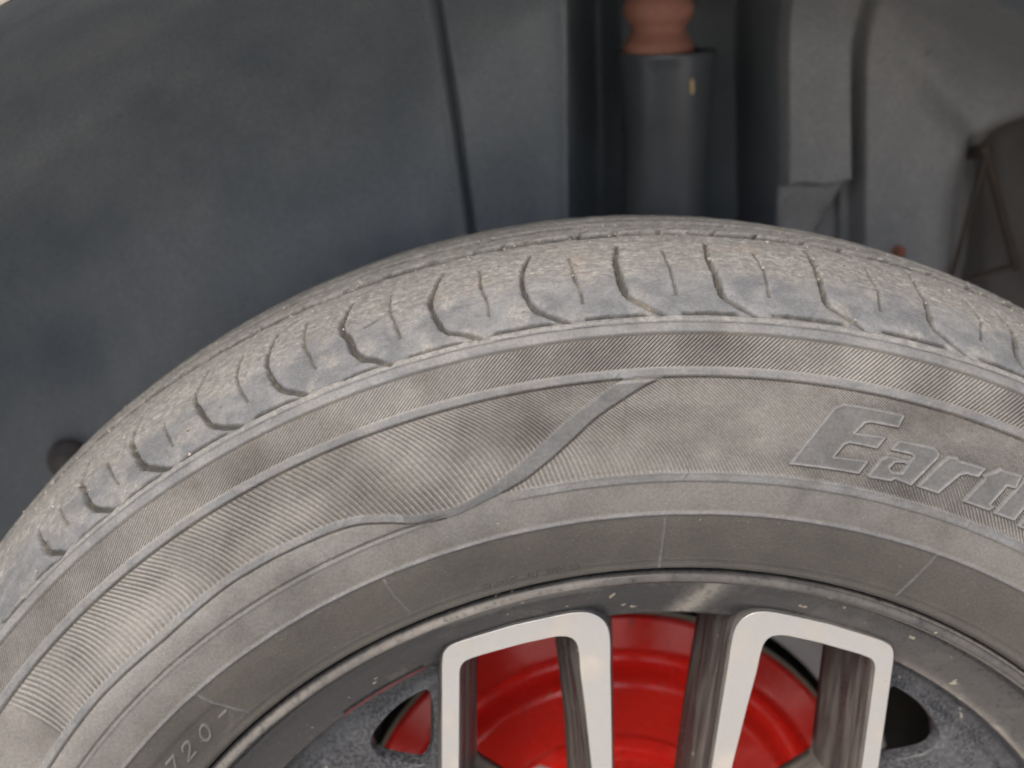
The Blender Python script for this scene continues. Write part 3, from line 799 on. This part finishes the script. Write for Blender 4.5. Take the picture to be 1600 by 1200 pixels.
# ------------------------------------------------------------------ alloy rim
rp = [(.2074, .0060), (.2070, .0020), (.2062, .0000), (.2053, -.0007), (.2041, -.0008), (.2030, -.0003), (.2018, .0014), (.2006, .0052), (.1992, .0076), (.1975, .0088), (.1940, .0100), (.1890, .0125), (.1850, .0146), (.1827, .0158), (.1818, .0166), (.1814, .0178), (.1812, .0210), (.1805, .0300), (.1815, .0400), (.1830, .0700), (.1840, .1000), (.1860, .1350), (.1960, .1400), (.2060, .1420)]
rpd = [.05, .1, .5, 1, 1, .55, .12, .05, .04, .06, .08, .08, .12, .3, .5, .4, .25, .3, .3, .2, .1, .1, .1, .1]
rc = catmull(rp, 4)
V, th = revolve(rc, 0, 360, 480, True)
dust = np.interp(np.linspace(0, 1, len(rc)), np.linspace(0, 1, len(rpd)), rpd)
lipn = .65 + .35 * fbm(np.degrees(th)[:, None] / 5 + 0 * V[..., 0], V[..., 1] * 200, 120, 3)
left = .42 + .58 * sst(86, 104, np.degrees(th))[:, None]
D = dust[None, :] * np.where(dust[None, :] > .45, lipn * left * .82, .35 + 1.6 * (1 - sst(50, 84, np.degrees(th)))[:, None])
# washed dust beside the second spoke pair and along the trough at the left
tt = np.degrees(th)[:, None]; rr = rc[None, :, 0]
D = np.maximum(D, .95 * np.exp(-((tt - 82.6 + (rr - .19) * 180) / 1.6) ** 2) * (rr > .183) * (rr < .1985))
D = np.maximum(D, .6 * np.exp(-((rr - .1982) / .0012) ** 2) * sst(90, 96, tt) * (1 - sst(104, 110, tt)))
D = np.maximum(D, .9 * np.exp(-((rr - .1826) / .0014) ** 2) * sst(34, 38, tt) * (1 - sst(52, 60, tt)) * (.5 + .5 * vn(tt / 2.2, 0 * tt, 130)))
me = raw_mesh('rim', V.reshape(-1, 3), grid_faces(len(th), len(rc), wrap=True), True, dict(dust=D))
rim = link('rim', me, wheel, M_rim)
# red reflection put into colour as a strip on the rim's inner edge, left of the first spoke pair
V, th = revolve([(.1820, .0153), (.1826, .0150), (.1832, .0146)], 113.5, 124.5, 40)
link('red_reflection', raw_mesh('red_reflection', V.reshape(-1, 3), grid_faces(*V.shape[:2])), rim, M_reflection)['label'] = 'thin strip of painted red reflection on the inner rim edge'

def in_group(P, A):
    """group frame (u to the right, v outwards, mm) to wheel x, z"""
    A = R_(A); u, v = P[:, 0] / 1000, P[:, 1] / 1000
    return np.stack([u * math.sin(A) + v * math.cos(A), -u * math.cos(A) + v * math.sin(A)], -1)
def solid(name, rings_o, rings_i, A, parent, mat, cap_back=True):
    """lofted frame: rings of (polygon in group mm, y in m); the inner rings are the window"""
    bm = bmesh.new()
    def loops(rings):
        Ls = []
        for P, y in rings:
            Q = in_group(P, A)
            Ls.append([bm.verts.new((q[0], y, q[1])) for q in Q])
        for a, b2 in zip(Ls[:-1], Ls[1:]):
            n = len(a)
            for i in range(n): bm.faces.new((a[i], a[(i + 1) % n], b2[(i + 1) % n], b2[i])).smooth = True
        return Ls
    sets = [loops(rings_o)] + [loops(r) for r in rings_i]
    for end in ([0, -1] if cap_back else [0]):
        ed = []
        for Ls in sets:
            l = Ls[end]; n = len(l)
            for i in range(n):
                e = bm.edges.get((l[i], l[(i + 1) % n])); ed.append(e)
        bmesh.ops.triangle_fill(bm, use_beauty=True, use_dissolve=False, edges=ed)
    bmesh.ops.recalc_face_normals(bm, faces=bm.faces[:])
    me = bpy.data.meshes.new(name); bm.to_mesh(me); bm.free()
    return link(name, me, parent, mat)

OUT = [(80.8, 150), (80.8, 165), (80.4, 169), (78.3, 171.8), (73.5, 173.9), (56, 179.8), (40, 183.7), (33.5, 185), (28, 184.5), (24, 181.6), (22, 177.5), (21.3, 171), (21, 163), (19.8, 145), (18.3, 120), (16.5, 85), (15, 52), (45, 48), (80.8, 84), (80.8, 118)]
INN = [(74.4, 150), (74.4, 162.0), (73.2, 165), (70, 166.6), (66, 168.0), (52.5, 172.2), (40.5, 175.1), (36, 175.0), (33.4, 172.6), (32.4, 168), (31.8, 161), (29.5, 146), (26.0, 120), (23.5, 90), (24, 74), (38, 70), (74.4, 98), (74.4, 120)]
def rounded(P, mirror=False):
    P = np.array(P, float)
    # keep long sides straight: add points next to the corners
    Q = []
    for i in range(len(P)):
        a, b2 = P[i], P[(i + 1) % len(P)]; L = np.linalg.norm(b2 - a)
        if L > 9: Q += [a, a + (b2 - a) * 3.6 / L, b2 - (b2 - a) * 3.6 / L]
        else: Q += [a]
    P = chaikin(np.array(Q), 2)
    if mirror: P = P * [-1, 1]
    return P
GROUPS = [85.1, 175.1, 265.1, 355.1]
HOLE = [(83.5, 149.0), (92, 144.2), (98.5, 139.0), (104, 132.0), (107.3, 126.6), (107.4, 122.3), (105.0, 117.6), (97, 114.8), (83.5, 112.6)]
for A in GROUPS:
    for mir in (True, False):
        o_, i_ = rounded(OUT, mir), rounded(INN, mir)
        ro = [(offset(o_, a), y) for a, y in ((-.15, .0123), (.45, .0128), (.9, .0140), (1.5, .0240), (3.2, .0350), (4.4, .0450), (4.2, .0490))]
        ri = [(offset(i_, -a), y) for a, y in ((-.15, .0123), (.45, .0128), (.8, .0140), (1.6, .0240), (4.4, .0340), (7.0, .0440), (7.0, .0490))]
        sp = solid('spoke', ro, [ri], A, wheel, M_spoke)
        fo = [(offset(o_, a), y) for a, y in ((-.35, .01165), (-.10, .01178), (-.02, .01250))]
        fi = [(offset(i_, -a), y) for a, y in ((-.35, .01165), (-.10, .01178), (-.02, .01250))]
        solid('machined_face', fo, [fi], A, sp, M_face)
    # recessed black web between two spoke pairs, with a window beside each pair
    B = A + 45
    H1 = in_group(chaikin(np.array(HOLE) * [-1, 1], 2), A); H2 = in_group(chaikin(HOLE, 2), A + 90)
    def half(r): return 45 - math.degrees(math.asin(min(1, .0805 / r)))
    bm = bmesh.new()
    yb = .0225
    prof = catmull([(.1817, .0172), (.1803, .0205), (.1785, .0235), (.1760, .0246), (.1735, .0243), (.1712, .0225)], 4)
    rows = []
    for (r, y) in prof:
        h_ = half(r)
        rows.append([bm.verts.new((r * math.cos(R_(t)), y, r * math.sin(R_(t)))) for t in np.linspace(B - h_, B + h_, 60)])
    for a, b2 in zip(rows[:-1], rows[1:]):
        for i in range(59): bm.faces.new((a[i], a[i + 1], b2[i + 1], b2[i])).smooth = True
    apex = [bm.verts.new((r * math.cos(R_(t)), yb, r * math.sin(R_(t)))) for r, t in ((.1200, B + half(.1200)), (.1200, B - half(.1200)))]
    lo = rows[-1] + apex
    loops_ = [lo]
    def ring(P, y): return [bm.verts.new((p[0], y, p[1])) for p in P]
    for Hh in (H1, H2):
        rs = [ring(offset(Hh * 1000, -k) / 1000, y) for k, y in ((0, yb), (.5, yb + .0012), (1.0, yb + .006))]
        for a, b2 in zip(rs[:-1], rs[1:]):
            n = len(a)
            for i in range(n): bm.faces.new((a[i], a[(i + 1) % n], b2[(i + 1) % n], b2[i])).smooth = True
        loops_.append(rs[0])
    allv = [v for l in loops_ for v in l]; ed = []; n0 = 0
    for l in loops_:
        ed += [(n0 + i, n0 + (i + 1) % len(l)) for i in range(len(l))]; n0 += len(l)
    pts = [Vector((v.co.x, v.co.z)) * 1000 for v in allv]
    cv_, _, cf, ov, _, _ = delaunay_2d_cdt(pts, ed, [], 1, 1e-4)
    holes = [poly_sdf([Hh * 1000]) for Hh in (H1, H2)]
    for f in cf:
        c = sum((cv_[k] for k in f), Vector((0, 0))) / len(f)
        if any(hh(np.array([c.x]), np.array([c.y]))[0] > 0 for hh in holes): continue
        vs_ = [allv[ov[k][0]] for k in f]
        if len(set(vs_)) == 3: bm.faces.new(vs_)
    bmesh.ops.recalc_face_normals(bm, faces=bm.faces[:])
    me = bpy.data.meshes.new('web'); bm.to_mesh(me); bm.free()
    link('web', me, wheel, M_web)
lathe('hub', catmull([(.074, .045), (.073, .020), (.068, .0135), (.055, .0125), (.045, .016), (.034, .016), (.032, .006), (.026, .003), (.0005, .002)], 4), 96, wheel, M_spoke)
